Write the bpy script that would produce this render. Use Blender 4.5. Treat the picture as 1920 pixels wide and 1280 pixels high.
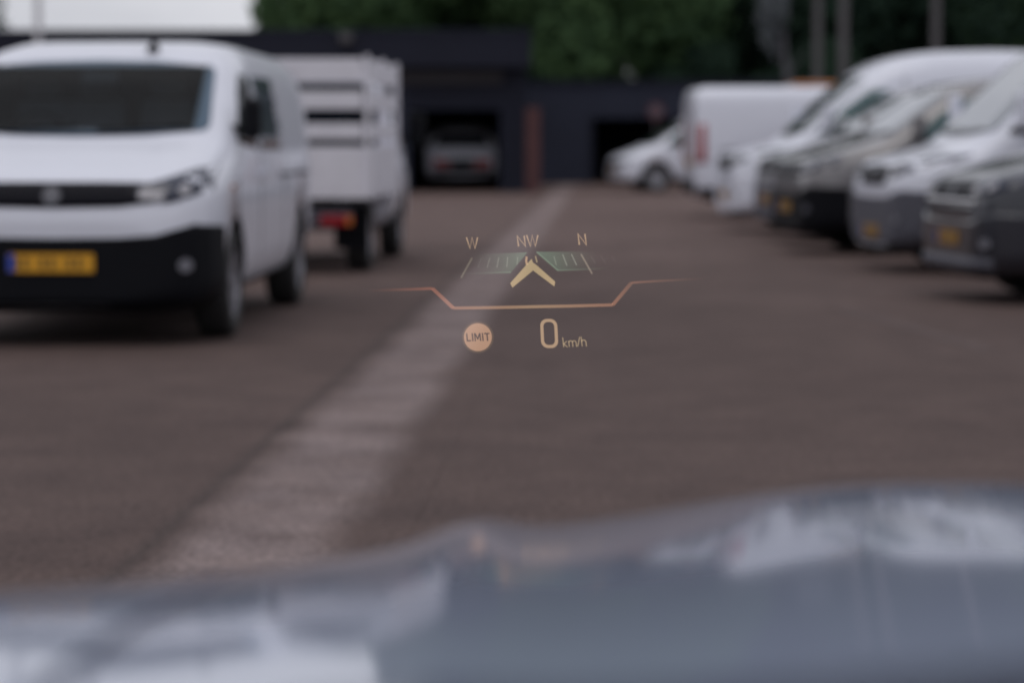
import bpy, bmesh, math, random
import numpy as np
from mathutils import Vector, Matrix
from mathutils.bvhtree import BVHTree

for o in list(bpy.data.objects):
    bpy.data.objects.remove(o, do_unlink=True)
SC = bpy.context.scene
COL = SC.collection
R = math.radians
random.seed(7)
RNG = np.random.default_rng(11)

# ------------------------------------------------------------------ camera, sky, sun, exposure
EYE = 1.25
PITCH = math.atan(382 / 5000)
FOCUS = 5.0
HUD_D = 5.4          # where the display's image stands
cam = bpy.data.cameras.new('camera')
cam.lens = 93.75
cam.sensor_width = 36
cam.sensor_fit = 'HORIZONTAL'
cam.clip_start = 0.05
cam.clip_end = 2000
cam.dof.use_dof = True
cam.dof.focus_distance = FOCUS
cam.dof.aperture_fstop = 2.8
cam.dof.aperture_blades = 0
camo = bpy.data.objects.new('camera', cam)
camo.location = (0, 0, EYE)
camo.rotation_euler = (R(90) - PITCH, 0, 0)
COL.objects.link(camo)
SC.camera = camo

SUN_EL, SUN_AZ = R(70), R(205)          # azimuth clockwise from +Y: behind the camera, to its left
world = bpy.data.worlds.new('World')
SC.world = world
world.use_nodes = True
nt = world.node_tree
nt.nodes.clear()
wo = nt.nodes.new('ShaderNodeOutputWorld')
bg = nt.nodes.new('ShaderNodeBackground')
sky = nt.nodes.new('ShaderNodeTexSky')
sky.sky_type = 'NISHITA'
sky.sun_disc = False
sky.sun_elevation = SUN_EL
sky.sun_rotation = SUN_AZ
sky.dust_density = 4.0
tc = nt.nodes.new('ShaderNodeTexCoord')
mp = nt.nodes.new('ShaderNodeMapping')
mp.inputs['Scale'].default_value = (1.6, 1.6, 4.0)
mp.inputs['Location'].default_value = (3.7, 1.2, 5.1)
nz = nt.nodes.new('ShaderNodeTexNoise')
nz.inputs['Scale'].default_value = 2.4
nz.inputs['Detail'].default_value = 6
nz.inputs['Roughness'].default_value = 0.55
cr = nt.nodes.new('ShaderNodeValToRGB')
cr.color_ramp.elements[0].position = 0.25
cr.color_ramp.elements[0].color = (5.2, 5.35, 5.95, 1)
cr.color_ramp.elements[1].position = 0.75
cr.color_ramp.elements[1].color = (9.6, 9.65, 10.2, 1)
mx = nt.nodes.new('ShaderNodeMixRGB')
mx.inputs['Fac'].default_value = 0.92
nt.links.new(tc.outputs['Generated'], mp.inputs['Vector'])
nt.links.new(mp.outputs['Vector'], nz.inputs['Vector'])
nt.links.new(nz.outputs['Fac'], cr.inputs['Fac'])
nt.links.new(sky.outputs['Color'], mx.inputs['Color1'])
nt.links.new(cr.outputs['Color'], mx.inputs['Color2'])
nt.links.new(mx.outputs['Color'], bg.inputs['Color'])
bg.inputs['Strength'].default_value = 0.10
nt.links.new(bg.outputs['Background'], wo.inputs['Surface'])

sd = bpy.data.lights.new('sun', 'SUN')
sd.energy = 0.6
sd.angle = R(35)
sd.color = (1.0, 0.96, 0.9)
so = bpy.data.objects.new('sun', sd)
dirv = Vector((math.sin(SUN_AZ) * math.cos(SUN_EL), math.cos(SUN_AZ) * math.cos(SUN_EL), math.sin(SUN_EL)))
so.rotation_euler = dirv.to_track_quat('Z', 'Y').to_euler()
so.location = (0, 0, 30)
COL.objects.link(so)

SC.view_settings.view_transform = 'Standard'
SC.view_settings.look = 'None'
SC.view_settings.gamma = 1
SC.view_settings.use_curve_mapping = False
SC.view_settings.exposure = -0.12
SC.render.engine = 'CYCLES'
SC.render.resolution_x = 1024
SC.render.resolution_y = 682

# ------------------------------------------------------------------ materials
MATS = {}
def mat(name, col, rough=0.5, metal=0.0, coat=0.0, var=0.0, scale=8.0, bump=0.0, spec=0.5, col2=None, coat_rough=0.03, emit=None):
    if name in MATS:
        return MATS[name]
    m = bpy.data.materials.new(name)
    m.use_nodes = True
    t = m.node_tree
    b = t.nodes['Principled BSDF']
    b.inputs['Base Color'].default_value = (*col, 1)
    b.inputs['Roughness'].default_value = rough
    b.inputs['Metallic'].default_value = metal
    b.inputs['Coat Weight'].default_value = coat
    b.inputs['Coat Roughness'].default_value = coat_rough
    b.inputs['Specular IOR Level'].default_value = spec
    if emit:
        b.inputs['Emission Color'].default_value = (*emit[0], 1)
        b.inputs['Emission Strength'].default_value = emit[1]
    if var or bump or col2:
        c = t.nodes.new('ShaderNodeTexCoord')
        n = t.nodes.new('ShaderNodeTexNoise')
        n.inputs['Scale'].default_value = scale
        n.inputs['Detail'].default_value = 6
        n.inputs['Roughness'].default_value = 0.6
        t.links.new(c.outputs['Object'], n.inputs['Vector'])
        r = t.nodes.new('ShaderNodeValToRGB')
        r.color_ramp.elements[0].position = 0.3
        r.color_ramp.elements[1].position = 0.7
        a = col2 if col2 else tuple(x * (1 - var) for x in col)
        bcol = col if col2 else tuple(min(1, x * (1 + var)) for x in col)
        r.color_ramp.elements[0].color = (*a, 1)
        r.color_ramp.elements[1].color = (*bcol, 1)
        t.links.new(n.outputs['Fac'], r.inputs['Fac'])
        t.links.new(r.outputs['Color'], b.inputs['Base Color'])
        if bump:
            bp = t.nodes.new('ShaderNodeBump')
            bp.inputs['Strength'].default_value = bump
            bp.inputs['Distance'].default_value = 0.01
            t.links.new(n.outputs['Fac'], bp.inputs['Height'])
            t.links.new(bp.outputs['Normal'], b.inputs['Normal'])
    MATS[name] = m
    return m

white = mat('white_paint', (0.70, 0.715, 0.80), 0.4, coat=0.6, var=0.02, scale=2)
offwhite = mat('bed_white', (0.69, 0.675, 0.73), 0.5, var=0.06, scale=4)
silver = mat('silver_paint', (0.50, 0.50, 0.53), 0.35, metal=0.45, coat=1)
pewter = mat('pewter_paint', (0.20, 0.19, 0.195), 0.35, metal=0.4, coat=1)
anthracite = mat('anthracite_paint', (0.022, 0.023, 0.032), 0.35, metal=0.4, coat=.8)
plastic = mat('black_plastic', (0.005, 0.0055, 0.008), 0.6, spec=.12, var=0.1, scale=20)
greyplastic = mat('grey_plastic', (0.085, 0.085, 0.105), 0.55, spec=.3, var=0.1, scale=20)
gloss = mat('gloss_black', (0.008, 0.008, 0.013), 0.4, spec=.12)
rubber = mat('tyre_rubber', (0.016, 0.016, 0.017), 0.75, var=0.2, scale=30)
rimmat = mat('wheel_silver', (0.38, 0.38, 0.42), 0.35, metal=0.7)
badge_m = mat('badge_metal', (0.11, 0.11, 0.125), 0.4, metal=0.6)
fogm = mat('fog_lamp', (0.20, 0.20, 0.23), 0.3, metal=0.3)
chrome = mat('chrome', (0.30, 0.30, 0.33), 0.35, metal=1)
glassm = mat('dark_glass', (0.004, 0.006, 0.010), 0.05, spec=0.14)
tealglass = mat('teal_glass', (0.03, 0.085, 0.09), 0.05, coat=0.5)
greyglass = mat('grey_glass', (0.09, 0.11, 0.14), 0.08, coat=0.5)
paleglass = mat('reflective_windscreen', (0.10, 0.12, 0.15), 0.04, spec=.8, coat=1)
cabinm = mat('cabin_trim', (0.10, 0.10, 0.11), 0.7, var=.1, scale=6)
seatm = mat('seat_cloth', (0.16, 0.15, 0.155), 0.9, var=.15, scale=9)
clearglass = bpy.data.materials.new('tinted_windscreen')
clearglass.use_nodes = True
_t = clearglass.node_tree
_t.nodes.clear()
_o = _t.nodes.new('ShaderNodeOutputMaterial')
_x = _t.nodes.new('ShaderNodeMixShader')
_f = _t.nodes.new('ShaderNodeFresnel')
_f.inputs['IOR'].default_value = 1.30
_a = _t.nodes.new('ShaderNodeBsdfTransparent')
_a.inputs['Color'].default_value = (0.42, 0.50, 0.55, 1)
_g = _t.nodes.new('ShaderNodeBsdfGlossy')
_g.inputs['Roughness'].default_value = 0.03
_t.links.new(_f.outputs[0], _x.inputs[0]); _t.links.new(_a.outputs[0], _x.inputs[1]); _t.links.new(_g.outputs[0], _x.inputs[2]); _t.links.new(_x.outputs[0], _o.inputs['Surface'])
lampglass = mat('headlamp_glass', (0.03, 0.035, 0.06), 0.12, spec=.3, coat=.4)
lampbright = mat('headlamp_reflector', (0.36, 0.35, 0.37), 0.35, metal=0.5)
redlens = mat('red_lens', (0.30, 0.014, 0.022), 0.15, coat=1)
amber = mat('amber_lens', (0.50, 0.17, 0.03), 0.2, coat=1)
yellow = mat('plate_yellow', (0.62, 0.30, 0.012), 0.45)
yellow2 = mat('plate_yellow_dull', (0.36, 0.19, 0.035), 0.5)
platefr = mat('plate_ink', (0.07, 0.045, 0.01), 0.5)
blue = mat('plate_blue', (0.03, 0.06, 0.35), 0.45)
navy = mat('dark_cladding', (0.0115, 0.013, 0.025), 0.7, spec=.25, var=0.12, scale=0.6)
navy2 = mat('dark_render', (0.025, 0.0285, 0.047), 0.8, spec=.25, var=0.15, scale=0.5)
beam = mat('beam_paint', (0.028, 0.025, 0.030), 0.7, var=0.2, scale=1.0)
inside = mat('workshop_interior', (0.010, 0.015, 0.030), 0.8, var=0.2, scale=1.0)
rust = mat('rust_red_post', (0.075, 0.026, 0.027), 0.7, var=0.2, scale=3)
polem = mat('galvanised_pole', (0.085, 0.08, 0.085), 0.6, var=0.1, scale=5)
polelight = mat('pale_pole', (0.55, 0.55, 0.58), 0.6, var=0.05, scale=5)
signred = mat('sign_red', (0.10, 0.028, 0.04), 0.6)
signwhite = mat('sign_white', (0.13, 0.10, 0.12), 0.6)
bark = mat('bark', (0.06, 0.05, 0.045), 0.9, var=0.3, scale=6, bump=0.4)
palebark = mat('pale_bark', (0.09, 0.088, 0.10), 0.9, var=0.4, scale=8, bump=0.3)

# the car's own blue-grey metallic paint
paint = mat('blue_grey_metallic', (0.30, 0.35, 0.50), 0.40, metal=0.7, coat=1.0, coat_rough=0.065)

paint.node_tree.nodes['Principled BSDF'].inputs['Coat IOR'].default_value = 1.6

def leafmat(name, c1, c2):
    m = bpy.data.materials.new(name)
    m.use_nodes = True
    t = m.node_tree
    t.nodes.clear()
    out = t.nodes.new('ShaderNodeOutputMaterial')
    d = t.nodes.new('ShaderNodeBsdfDiffuse')
    tr = t.nodes.new('ShaderNodeBsdfTranslucent')
    ms = t.nodes.new('ShaderNodeMixShader')
    ms.inputs[0].default_value = 0.45
    g = t.nodes.new('ShaderNodeNewGeometry')
    rp = t.nodes.new('ShaderNodeValToRGB')
    rp.color_ramp.elements[0].color = (*c1, 1)
    rp.color_ramp.elements[1].color = (*c2, 1)
    t.links.new(g.outputs['Random Per Island'], rp.inputs['Fac'])
    t.links.new(rp.outputs['Color'], d.inputs['Color'])
    t.links.new(rp.outputs['Color'], tr.inputs['Color'])
    t.links.new(d.outputs[0], ms.inputs[1])
    t.links.new(tr.outputs[0], ms.inputs[2])
    t.links.new(ms.outputs[0], out.inputs['Surface'])
    return m
leaf_dark = leafmat('leaf_dark', (0.036, 0.062, 0.048), (0.058, 0.096, 0.064))
leaf_mid = leafmat('leaf_mid', (0.090, 0.155, 0.080), (0.13, 0.215, 0.095))
leaf_pale = leafmat('leaf_pale', (0.08, 0.095, 0.10), (0.26, 0.28, 0.30))

def groundmat():
    m = bpy.data.materials.new('worn_asphalt')
    m.use_nodes = True
    t = m.node_tree
    b = t.nodes['Principled BSDF']
    b.inputs['Roughness'].default_value = 0.85
    b.inputs['Specular IOR Level'].default_value = 0.12
    c = t.nodes.new('ShaderNodeTexCoord')
    def noise(s, det, rough=0.6):
        n = t.nodes.new('ShaderNodeTexNoise')
        n.inputs['Scale'].default_value = s
        n.inputs['Detail'].default_value = det
        n.inputs['Roughness'].default_value = rough
        t.links.new(c.outputs['Object'], n.inputs['Vector'])
        return n
    big, mid, fine = noise(0.28, 5), noise(2.2, 7, 0.7), noise(38, 4, 0.7)
    def ramp(n, p0, c0, p1, c1):
        r = t.nodes.new('ShaderNodeValToRGB')
        r.color_ramp.elements[0].position = p0
        r.color_ramp.elements[1].position = p1
        r.color_ramp.elements[0].color = (*c0, 1)
        r.color_ramp.elements[1].color = (*c1, 1)
        t.links.new(n.outputs['Fac'], r.inputs['Fac'])
        return r
    r1 = ramp(big, 0.35, (0.090, 0.0635, 0.0585), 0.68, (0.112, 0.0800, 0.0735))
    r2 = ramp(mid, 0.3, (0.78, 0.78, 0.80), 0.72, (1.18, 1.17, 1.16))
    r3 = ramp(fine, 0.3, (0.45, 0.45, 0.45), 0.72, (1.55, 1.54, 1.52))
    def mul(a, bb):
        x = t.nodes.new('ShaderNodeMixRGB')
        x.blend_type = 'MULTIPLY'
        x.inputs['Fac'].default_value = 1
        t.links.new(a.outputs['Color'], x.inputs['Color1'])
        t.links.new(bb.outputs['Color'], x.inputs['Color2'])
        return x
    # a refilled trench runs up the yard: a paler, patchy band with a worn, uneven edge and a dark seam on its left
    sep = t.nodes.new('ShaderNodeSeparateXYZ')
    t.links.new(c.outputs['Object'], sep.inputs[0])
    def op(kind, a, b=None, clamp=False):
        n = t.nodes.new('ShaderNodeMath')
        n.operation = kind
        n.use_clamp = clamp
        for i, v in enumerate((a, b)):
            if v is None: continue
            if isinstance(v, (int, float)): n.inputs[i].default_value = v
            else: t.links.new(v, n.inputs[i])
        return n.outputs[0]
    off = op('SUBTRACT', op('ADD', sep.outputs['X'], 1.08), op('MULTIPLY', sep.outputs['Y'], 0.0363))
    edge = noise(1.1, 6, 0.6)
    off2 = op('ADD', off, op('MULTIPLY', op('SUBTRACT', edge.outputs['Fac'], 0.5), 0.22))
    band = op('MULTIPLY', op('SUBTRACT', 0.31, op('ABSOLUTE', off2)), 6.5, True)
    patchy = noise(1.7, 6, 0.62)
    pr = op('ADD', 0.30, op('MULTIPLY', op('SUBTRACT', patchy.outputs['Fac'], 0.30), 1.7, True), True)
    band = op('MULTIPLY', band, pr)
    seam = op('MULTIPLY', op('SUBTRACT', 0.055, op('ABSOLUTE', op('ADD', op('ADD', off, op('MULTIPLY', op('SUBTRACT', edge.outputs['Fac'], 0.5), 0.06)), 0.33))), 20, True)
    far_fac = op('MULTIPLY', op('ADD', op('SUBTRACT', sep.outputs['Y'], 20), op('MULTIPLY', op('SUBTRACT', big.outputs['Fac'], 0.5), 26)), 0.06, True)  # asphalt colour gets paler further up the yard, with an uneven transition
    far_mix = t.nodes.new('ShaderNodeMixRGB')
    far_mix.blend_type = 'MULTIPLY'
    far_mix.inputs['Color2'].default_value = (1.42, 1.42, 1.42, 1)
    t.links.new(far_fac, far_mix.inputs['Fac'])
    t.links.new(r1.outputs['Color'], far_mix.inputs['Color1'])
    bm_ = t.nodes.new('ShaderNodeMixRGB')
    bm_.inputs['Color2'].default_value = (0.250, 0.200, 0.196, 1)
    t.links.new(band, bm_.inputs['Fac'])
    t.links.new(far_mix.outputs['Color'], bm_.inputs['Color1'])
    sm = t.nodes.new('ShaderNodeMixRGB')
    sm.inputs['Color2'].default_value = (0.052, 0.043, 0.042, 1)
    t.links.new(op('MULTIPLY', seam, 0.45), sm.inputs['Fac'])
    t.links.new(bm_.outputs['Color'], sm.inputs['Color1'])
    q = mul(mul(sm, r2), r3)
    t.links.new(q.outputs['Color'], b.inputs['Base Color'])
    bp = t.nodes.new('ShaderNodeBump')
    bp.inputs['Strength'].default_value = 0.5
    bp.inputs['Distance'].default_value = 0.006
    t.links.new(fine.outputs['Fac'], bp.inputs['Height'])
    t.links.new(bp.outputs['Normal'], b.inputs['Normal'])
    return m
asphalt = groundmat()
concrete = mat('pale_concrete', (0.205, 0.166, 0.157), 0.8, col2=(0.130, 0.103, 0.098), scale=1.6, bump=0.3)
sealant = mat('joint_sealant', (0.085, 0.066, 0.063), 0.8, col2=(0.060, 0.047, 0.046), scale=2)
wornline = mat('worn_line_paint', (0.128, 0.098, 0.094), 0.9, spec=.1, col2=(0.098, 0.073, 0.069), scale=5)

# ------------------------------------------------------------------ helpers
def link(name, me, m=None, parent=None, smooth=False):
    if isinstance(me, bmesh.types.BMesh):
        d = bpy.data.meshes.new(name)
        me.normal_update()
        me.to_mesh(d)
        me.free()
        me = d
    o = bpy.data.objects.new(name, me)
    COL.objects.link(o)
    if m is not None:
        me.materials.clear()
        for x in (m if isinstance(m, (list, tuple)) else [m]):
            me.materials.append(x)
    if smooth:
        for p in me.polygons:
            p.use_smooth = True
    if parent:
        o.parent = parent
    return o
def empty(name, loc=(0, 0, 0), rz=0):
    o = bpy.data.objects.new(name, None)
    o.empty_display_size = 0.2
    COL.objects.link(o)
    o.location = loc
    o.rotation_euler = (0, 0, rz)
    return o
def tag(o, label=None, cat=None, group=None, kind=None):
    if label: o['label'] = label
    if cat: o['category'] = cat
    if group: o['group'] = group
    if kind: o['kind'] = kind
    return o
def box(bm, x0, x1, y0, y1, z0, z1, bevel=0.0):
    v = bmesh.ops.create_cube(bm, size=1)['verts']
    for p in v:
        p.co = Vector(((x0 + x1) / 2 + p.co.x * (x1 - x0), (y0 + y1) / 2 + p.co.y * (y1 - y0), (z0 + z1) / 2 + p.co.z * (z1 - z0)))
    if bevel:
        es = set(e for p in v for e in p.link_edges)
        bmesh.ops.bevel(bm, geom=list(es), offset=bevel, segments=2, affect='EDGES', profile=0.5)
def boxo(name, x0, x1, y0, y1, z0, z1, m, parent=None, bevel=0.0):
    bm = bmesh.new()
    box(bm, x0, x1, y0, y1, z0, z1, bevel)
    return link(name, bm, m, parent)
def tube(bm, p0, p1, r0, r1=None, n=12):
    r1 = r0 if r1 is None else r1
    p0, p1 = Vector(p0), Vector(p1)
    d = (p1 - p0)
    q = d.to_track_quat('Z', 'Y').to_matrix()
    a = [bm.verts.new(p0 + q @ Vector((math.cos(k * 2 * math.pi / n) * r0, math.sin(k * 2 * math.pi / n) * r0, 0))) for k in range(n)]
    b = [bm.verts.new(p1 + q @ Vector((math.cos(k * 2 * math.pi / n) * r1, math.sin(k * 2 * math.pi / n) * r1, 0))) for k in range(n)]
    for k in range(n):
        bm.faces.new((a[k], a[(k + 1) % n], b[(k + 1) % n], b[k]))
    bm.faces.new(a[::-1])
    bm.faces.new(b)
def tubeo(name, p0, p1, r0, m, parent=None, r1=None, n=12):
    bm = bmesh.new()
    tube(bm, p0, p1, r0, r1, n)
    return link(name, bm, m, parent, smooth=False)
def sheet(name, pts, z, m, parent=None):
    bm = bmesh.new()
    bm.faces.new([bm.verts.new((p[0], p[1], z)) for p in pts])
    return link(name, bm, m, parent)
def copy_tree(o, parent=None):
    c = o.copy()
    COL.objects.link(c)
    c.parent = parent
    for ch in list(o.children):
        copy_tree(ch, c)
    return c
def at(px, d):
    """lateral position of image column px (1920 wide) at distance d"""
    return (px - 960) / 5000 * d
def hz(py, d):
    """height of image row py at distance d"""
    return EYE - (py - 258) / 5000 * d

# ------------------------------------------------------------------ the ground
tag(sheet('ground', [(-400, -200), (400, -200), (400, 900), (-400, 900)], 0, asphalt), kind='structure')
K = 0.0363
def lane(off, y): return -1.08 + K * y + off
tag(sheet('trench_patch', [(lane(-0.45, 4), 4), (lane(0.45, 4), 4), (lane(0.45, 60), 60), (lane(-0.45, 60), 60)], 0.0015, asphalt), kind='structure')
tag(sheet('bay_line', [(2.75, 15.6), (2.87, 15.6), (2.45, 19.6), (2.33, 19.6)], 0.004, wornline), kind='structure')

# ------------------------------------------------------------------ vehicle bodies
def smooth_interp(x, knots, win=0.06):
    xs = np.arange(-0.5, 8, 0.005)
    kx, ky = zip(*knots)
    v = np.interp(xs, kx, ky)
    n = max(1, int(win / 0.005) | 1)
    w = np.hanning(n + 2)[1:-1]
    w /= w.sum()
    s = np.convolve(np.pad(v, n // 2, mode='edge'), w, mode='valid')
    return np.interp(x, xs, s)

def make_body(P, ring=26):
    L = P['L']
    xs = np.unique(np.round(np.concatenate([[0, .006, .015, .03, .045, .06, .08, .1, .13, .16, .2, .25, .3], np.linspace(.36, L - .36, 52), [L - .28, L - .2, L - .14, L - .09, L - .05, L - .025, L - .01, L]]), 4))
    zt = smooth_interp(xs, P['top'], P.get('win', .07))
    kx, ky = zip(*P['top'])
    near = xs < 0.12
    zt[near] = np.interp(xs[near], kx, ky)
    zb = np.interp(xs, *zip(*P['bot']))
    w = np.interp(xs, *zip(*P['plan']))
    n = P.get('n', 5.0)
    bm = bmesh.new()
    rings = []
    for i, x in enumerate(xs):
        zc, h = (zt[i] + zb[i]) / 2, (zt[i] - zb[i]) / 2
        row = []
        for k in range(2 * ring):
            a = -math.pi / 2 + 2 * math.pi * k / (2 * ring)
            c, s = math.cos(a), math.sin(a)
            y = w[i] * math.copysign(abs(c) ** (2 / n), c)
            z = zc + h * math.copysign(abs(s) ** (2 / n), s)
            f = max(0, (z - P['belt']) / (P['H'] - P['belt']))
            y *= 1 - P['tumble'] * f ** 1.3
            row.append(bm.verts.new((x, y, z)))
        rings.append(row)
    m = 2 * ring
    for a, b in zip(rings[:-1], rings[1:]):
        for k in range(m):
            bm.faces.new((a[k], a[(k + 1) % m], b[(k + 1) % m], b[k]))
    bm.faces.new(rings[0][::-1])
    bm.faces.new(rings[-1])
    bmesh.ops.recalc_face_normals(bm, faces=bm.faces)
    for f in bm.faces:
        f.smooth = len(f.verts) == 4
    return bm

def cut_arches(bm, P):
    me = bpy.data.meshes.new('body')
    bm.to_mesh(me)
    bm.free()
    me.materials.append(white)
    me.materials.append(plastic)
    o = bpy.data.objects.new('tmp_body', me)
    COL.objects.link(o)
    cutters = []
    for x in P['axles']:
        c = bmesh.new()
        tube(c, (x, -1.6, P['wr']), (x, 1.6, P['wr']), P['wr'] + P.get('arch', .07), n=28)
        inner = bmesh.new()
        cm = bpy.data.meshes.new('tmp_cut')
        c.to_mesh(cm); c.free(); inner.free()
        cm.materials.append(white); cm.materials.append(plastic)
        for p in cm.polygons: p.material_index = 1
        co = bpy.data.objects.new('tmp_cut', cm)
        COL.objects.link(co)
        md = o.modifiers.new('b', 'BOOLEAN')
        md.operation = 'DIFFERENCE'
        md.object = co
        md.solver = 'EXACT'
        cutters.append(co)
    for bx_ in ([(.5, 2.1, -.70, .70, 1.30, 1.71), (1.2, 2.1, -.69, .69, .95, 1.31)] if P.get('cabin') else []):
        c = bmesh.new()
        box(c, *bx_)
        cm = bpy.data.meshes.new('tmp_cut')
        c.to_mesh(cm); c.free()
        cm.materials.append(white); cm.materials.append(plastic)
        for p in cm.polygons: p.material_index = 1
        co = bpy.data.objects.new('tmp_cut', cm)
        COL.objects.link(co)
        md = o.modifiers.new('b', 'BOOLEAN')
        md.operation = 'DIFFERENCE'
        md.object = co
        md.solver = 'EXACT'
        cutters.append(co)
    dg = bpy.context.evaluated_depsgraph_get()
    dg.update()
    out = bpy.data.meshes.new_from_object(o.evaluated_get(dg))
    for c in cutters + [o]:
        bpy.data.objects.remove(c, do_unlink=True)
    if len(out.materials) < 2:
        out.materials.clear(); out.materials.append(white); out.materials.append(plastic)
    return out

class Shell:
    """a body surface that patches are laid onto"""
    def __init__(self, bm):
        self.t = BVHTree.FromBMesh(bm)
    def hit(self, view, a, b):
        if view == 'front': o, d = Vector((-3, a, b)), Vector((1, 0, 0))
        elif view == 'rear': o, d = Vector((12, a, b)), Vector((-1, 0, 0))
        elif view == 'right': o, d = Vector((a, 4, b)), Vector((0, -1, 0))
        elif view == 'left': o, d = Vector((a, -4, b)), Vector((0, 1, 0))
        else: o, d = Vector((a, b, 6)), Vector((0, 0, -1))
        p, nrm, _, _ = self.t.ray_cast(o, d)
        if p is None:
            p, nrm, _, _ = self.t.find_nearest(o + d * 3)
        return p, d
    def patch(self, view, pts, off=0.006, step=0.09, depth=0.02):
        bm = bmesh.new()
        f = bm.faces.new([bm.verts.new((p[0], p[1], 0)) for p in pts])
        for ax in (0, 1):
            lo, hi = min(p[ax] for p in pts), max(p[ax] for p in pts)
            k = int((hi - lo) / step)
            for i in range(1, k + 1):
                c = lo + (hi - lo) * i / (k + 1)
                co = Vector((c, 0, 0)) if ax == 0 else Vector((0, c, 0))
                no = Vector((1, 0, 0)) if ax == 0 else Vector((0, 1, 0))
                bmesh.ops.bisect_plane(bm, geom=bm.verts[:] + bm.edges[:] + bm.faces[:], plane_co=co, plane_no=no)
        d = None
        for v in bm.verts:
            p, d = self.hit(view, v.co.x, v.co.y)
            v.co = p - d * off
        be = [e for e in bm.edges if e.is_boundary]
        r = bmesh.ops.extrude_edge_only(bm, edges=be)
        for v in r['geom']:
            if isinstance(v, bmesh.types.BMVert):
                v.co += d * depth
        bmesh.ops.recalc_face_normals(bm, faces=bm.faces)
        c = sum((f.normal * f.calc_area() for f in bm.faces), Vector())
        if c.dot(d) > 0:
            bmesh.ops.reverse_faces(bm, faces=bm.faces)
        return bm

def rounded(pts, r=0.04, seg=4):
    out = []
    n = len(pts)
    for i in range(n):
        p0, p1, p2 = Vector(pts[i - 1]), Vector(pts[i]), Vector(pts[(i + 1) % n])
        a, b = (p0 - p1), (p2 - p1)
        k = min(r, a.length * .45, b.length * .45)
        s, e = p1 + a.normalized() * k, p1 + b.normalized() * k
        for j in range(seg + 1):
            t = j / seg
            out.append(tuple(s * (1 - t) ** 2 + p1 * 2 * t * (1 - t) + e * t * t))
    return out
def mirror(pts): return [(-p[0], p[1]) for p in pts][::-1]
def rect(x0, x1, z0, z1): return [(x0, z0), (x1, z0), (x1, z1), (x0, z1)]
def disc(x, z, r, n=16): return [(x + r * math.cos(i * 2 * math.pi / n), z + r * math.sin(i * 2 * math.pi / n)) for i in range(n)]

WHEELS = {}
def wheel_meshes(r, w):
    key = (r, w)
    if key in WHEELS: return WHEELS[key]
    rr = r * 0.66
    prof = [(rr, -w / 2), (r * .90, -w / 2 * 1.02), (r * .975, -w * .42), (r, -w * .3), (r, w * .3), (r * .975, w * .42), (r * .90, w / 2 * 1.02), (rr, w / 2)]
    bm = bmesh.new()
    N = 32
    rows = [[bm.verts.new((q * math.cos(2 * math.pi * i / N), y, q * math.sin(2 * math.pi * i / N))) for q, y in prof] for i in range(N)]
    for i in range(N):
        a, b = rows[i], rows[(i + 1) % N]
        for k in range(len(prof) - 1):
            bm.faces.new((a[k], a[k + 1], b[k + 1], b[k]))
        bm.faces.new((a[-1], a[0], b[0], b[-1]))
    bmesh.ops.recalc_face_normals(bm, faces=bm.faces)
    ty = bpy.data.meshes.new('tyre')
    bm.to_mesh(ty); bm.free(); ty.materials.append(rubber)
    for p in ty.polygons: p.use_smooth = True
    bm = bmesh.new()
    yo = w / 2 - .012
    ring = [[bm.verts.new((q * math.cos(2 * math.pi * i / N), y, q * math.sin(2 * math.pi * i / N))) for q, y in ((rr + .004, yo), (rr * .92, yo + .004), (rr * .88, yo - .05))] for i in range(N)]
    for i in range(N):
        a, b = ring[i], ring[(i + 1) % N]
        for k in range(2):
            bm.faces.new((a[k], a[k + 1], b[k + 1], b[k]))
    for s in range(8):
        a = s * math.pi / 4
        ca, sa = math.cos(a), math.sin(a)
        def P(q, t, y): return bm.verts.new((q * ca - t * sa, y, q * sa + t * ca))
        q0, q1, t0, t1 = rr * .2, rr * .93, rr * .12, rr * .17
        f = [P(q0, -t0, yo - .015), P(q1, -t1, yo), P(q1, t1, yo), P(q0, t0, yo - .015)]
        g = [P(q0, -t0, yo - .06), P(q1, -t1, yo - .04), P(q1, t1, yo - .04), P(q0, t0, yo - .06)]
        bm.faces.new(f)
        for i in range(4): bm.faces.new((g[i], g[(i + 1) % 4], f[(i + 1) % 4], f[i]))
    tube(bm, (0, yo - .06, 0), (0, yo - .005, 0), rr * .27, n=16)
    bmesh.ops.recalc_face_normals(bm, faces=bm.faces)
    rm = bpy.data.meshes.new('rim')
    bm.to_mesh(rm); bm.free(); rm.materials.append(rimmat)
    bm = bmesh.new()
    tube(bm, (0, -w / 2 + .03, 0), (0, w / 2 - .09, 0), rr * .97, n=24)
    hb = bpy.data.meshes.new('wheel')
    bm.to_mesh(hb); bm.free(); hb.materials.append(plastic)
    WHEELS[key] = (hb, ty, rm)
    return WHEELS[key]
def add_wheel(parent, x, y, r, w):
    hb, ty, rm = wheel_meshes(r, w)
    h = link('wheel', hb, None, parent)
    h.location = (x, y, r)
    if y < 0: h.rotation_euler = (0, 0, math.pi)
    link('tyre', ty, None, h)
    link('rim', rm, None, h)

def plate(S, root, view, z, y0=0.0, chars=True, ym=None):
    w, h = .26, .055
    pl = link('number_plate', S.patch(view, rect(y0 - w, y0 + w, z - h, z + h), .030, .12, .018), ym or yellow, root)
    sgn = -1 if view == 'front' else 1        # blue strip on the left as one faces it
    e0, e1 = sorted((y0 - sgn * w, y0 - sgn * (w - .045)))
    link('blue_strip', S.patch(view, rect(e0, e1, z - h + .003, z + h - .003), .034, .2, .006), blue, pl)
    if chars:
        for i in range(8):
            if i in (2, 5): continue
            c = y0 + (-.17 + i * .054)
            link('character', S.patch(view, rect(c - .011, c + .011, z - .034, z + .034), .034, .2, .006), platefr, pl)

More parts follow.
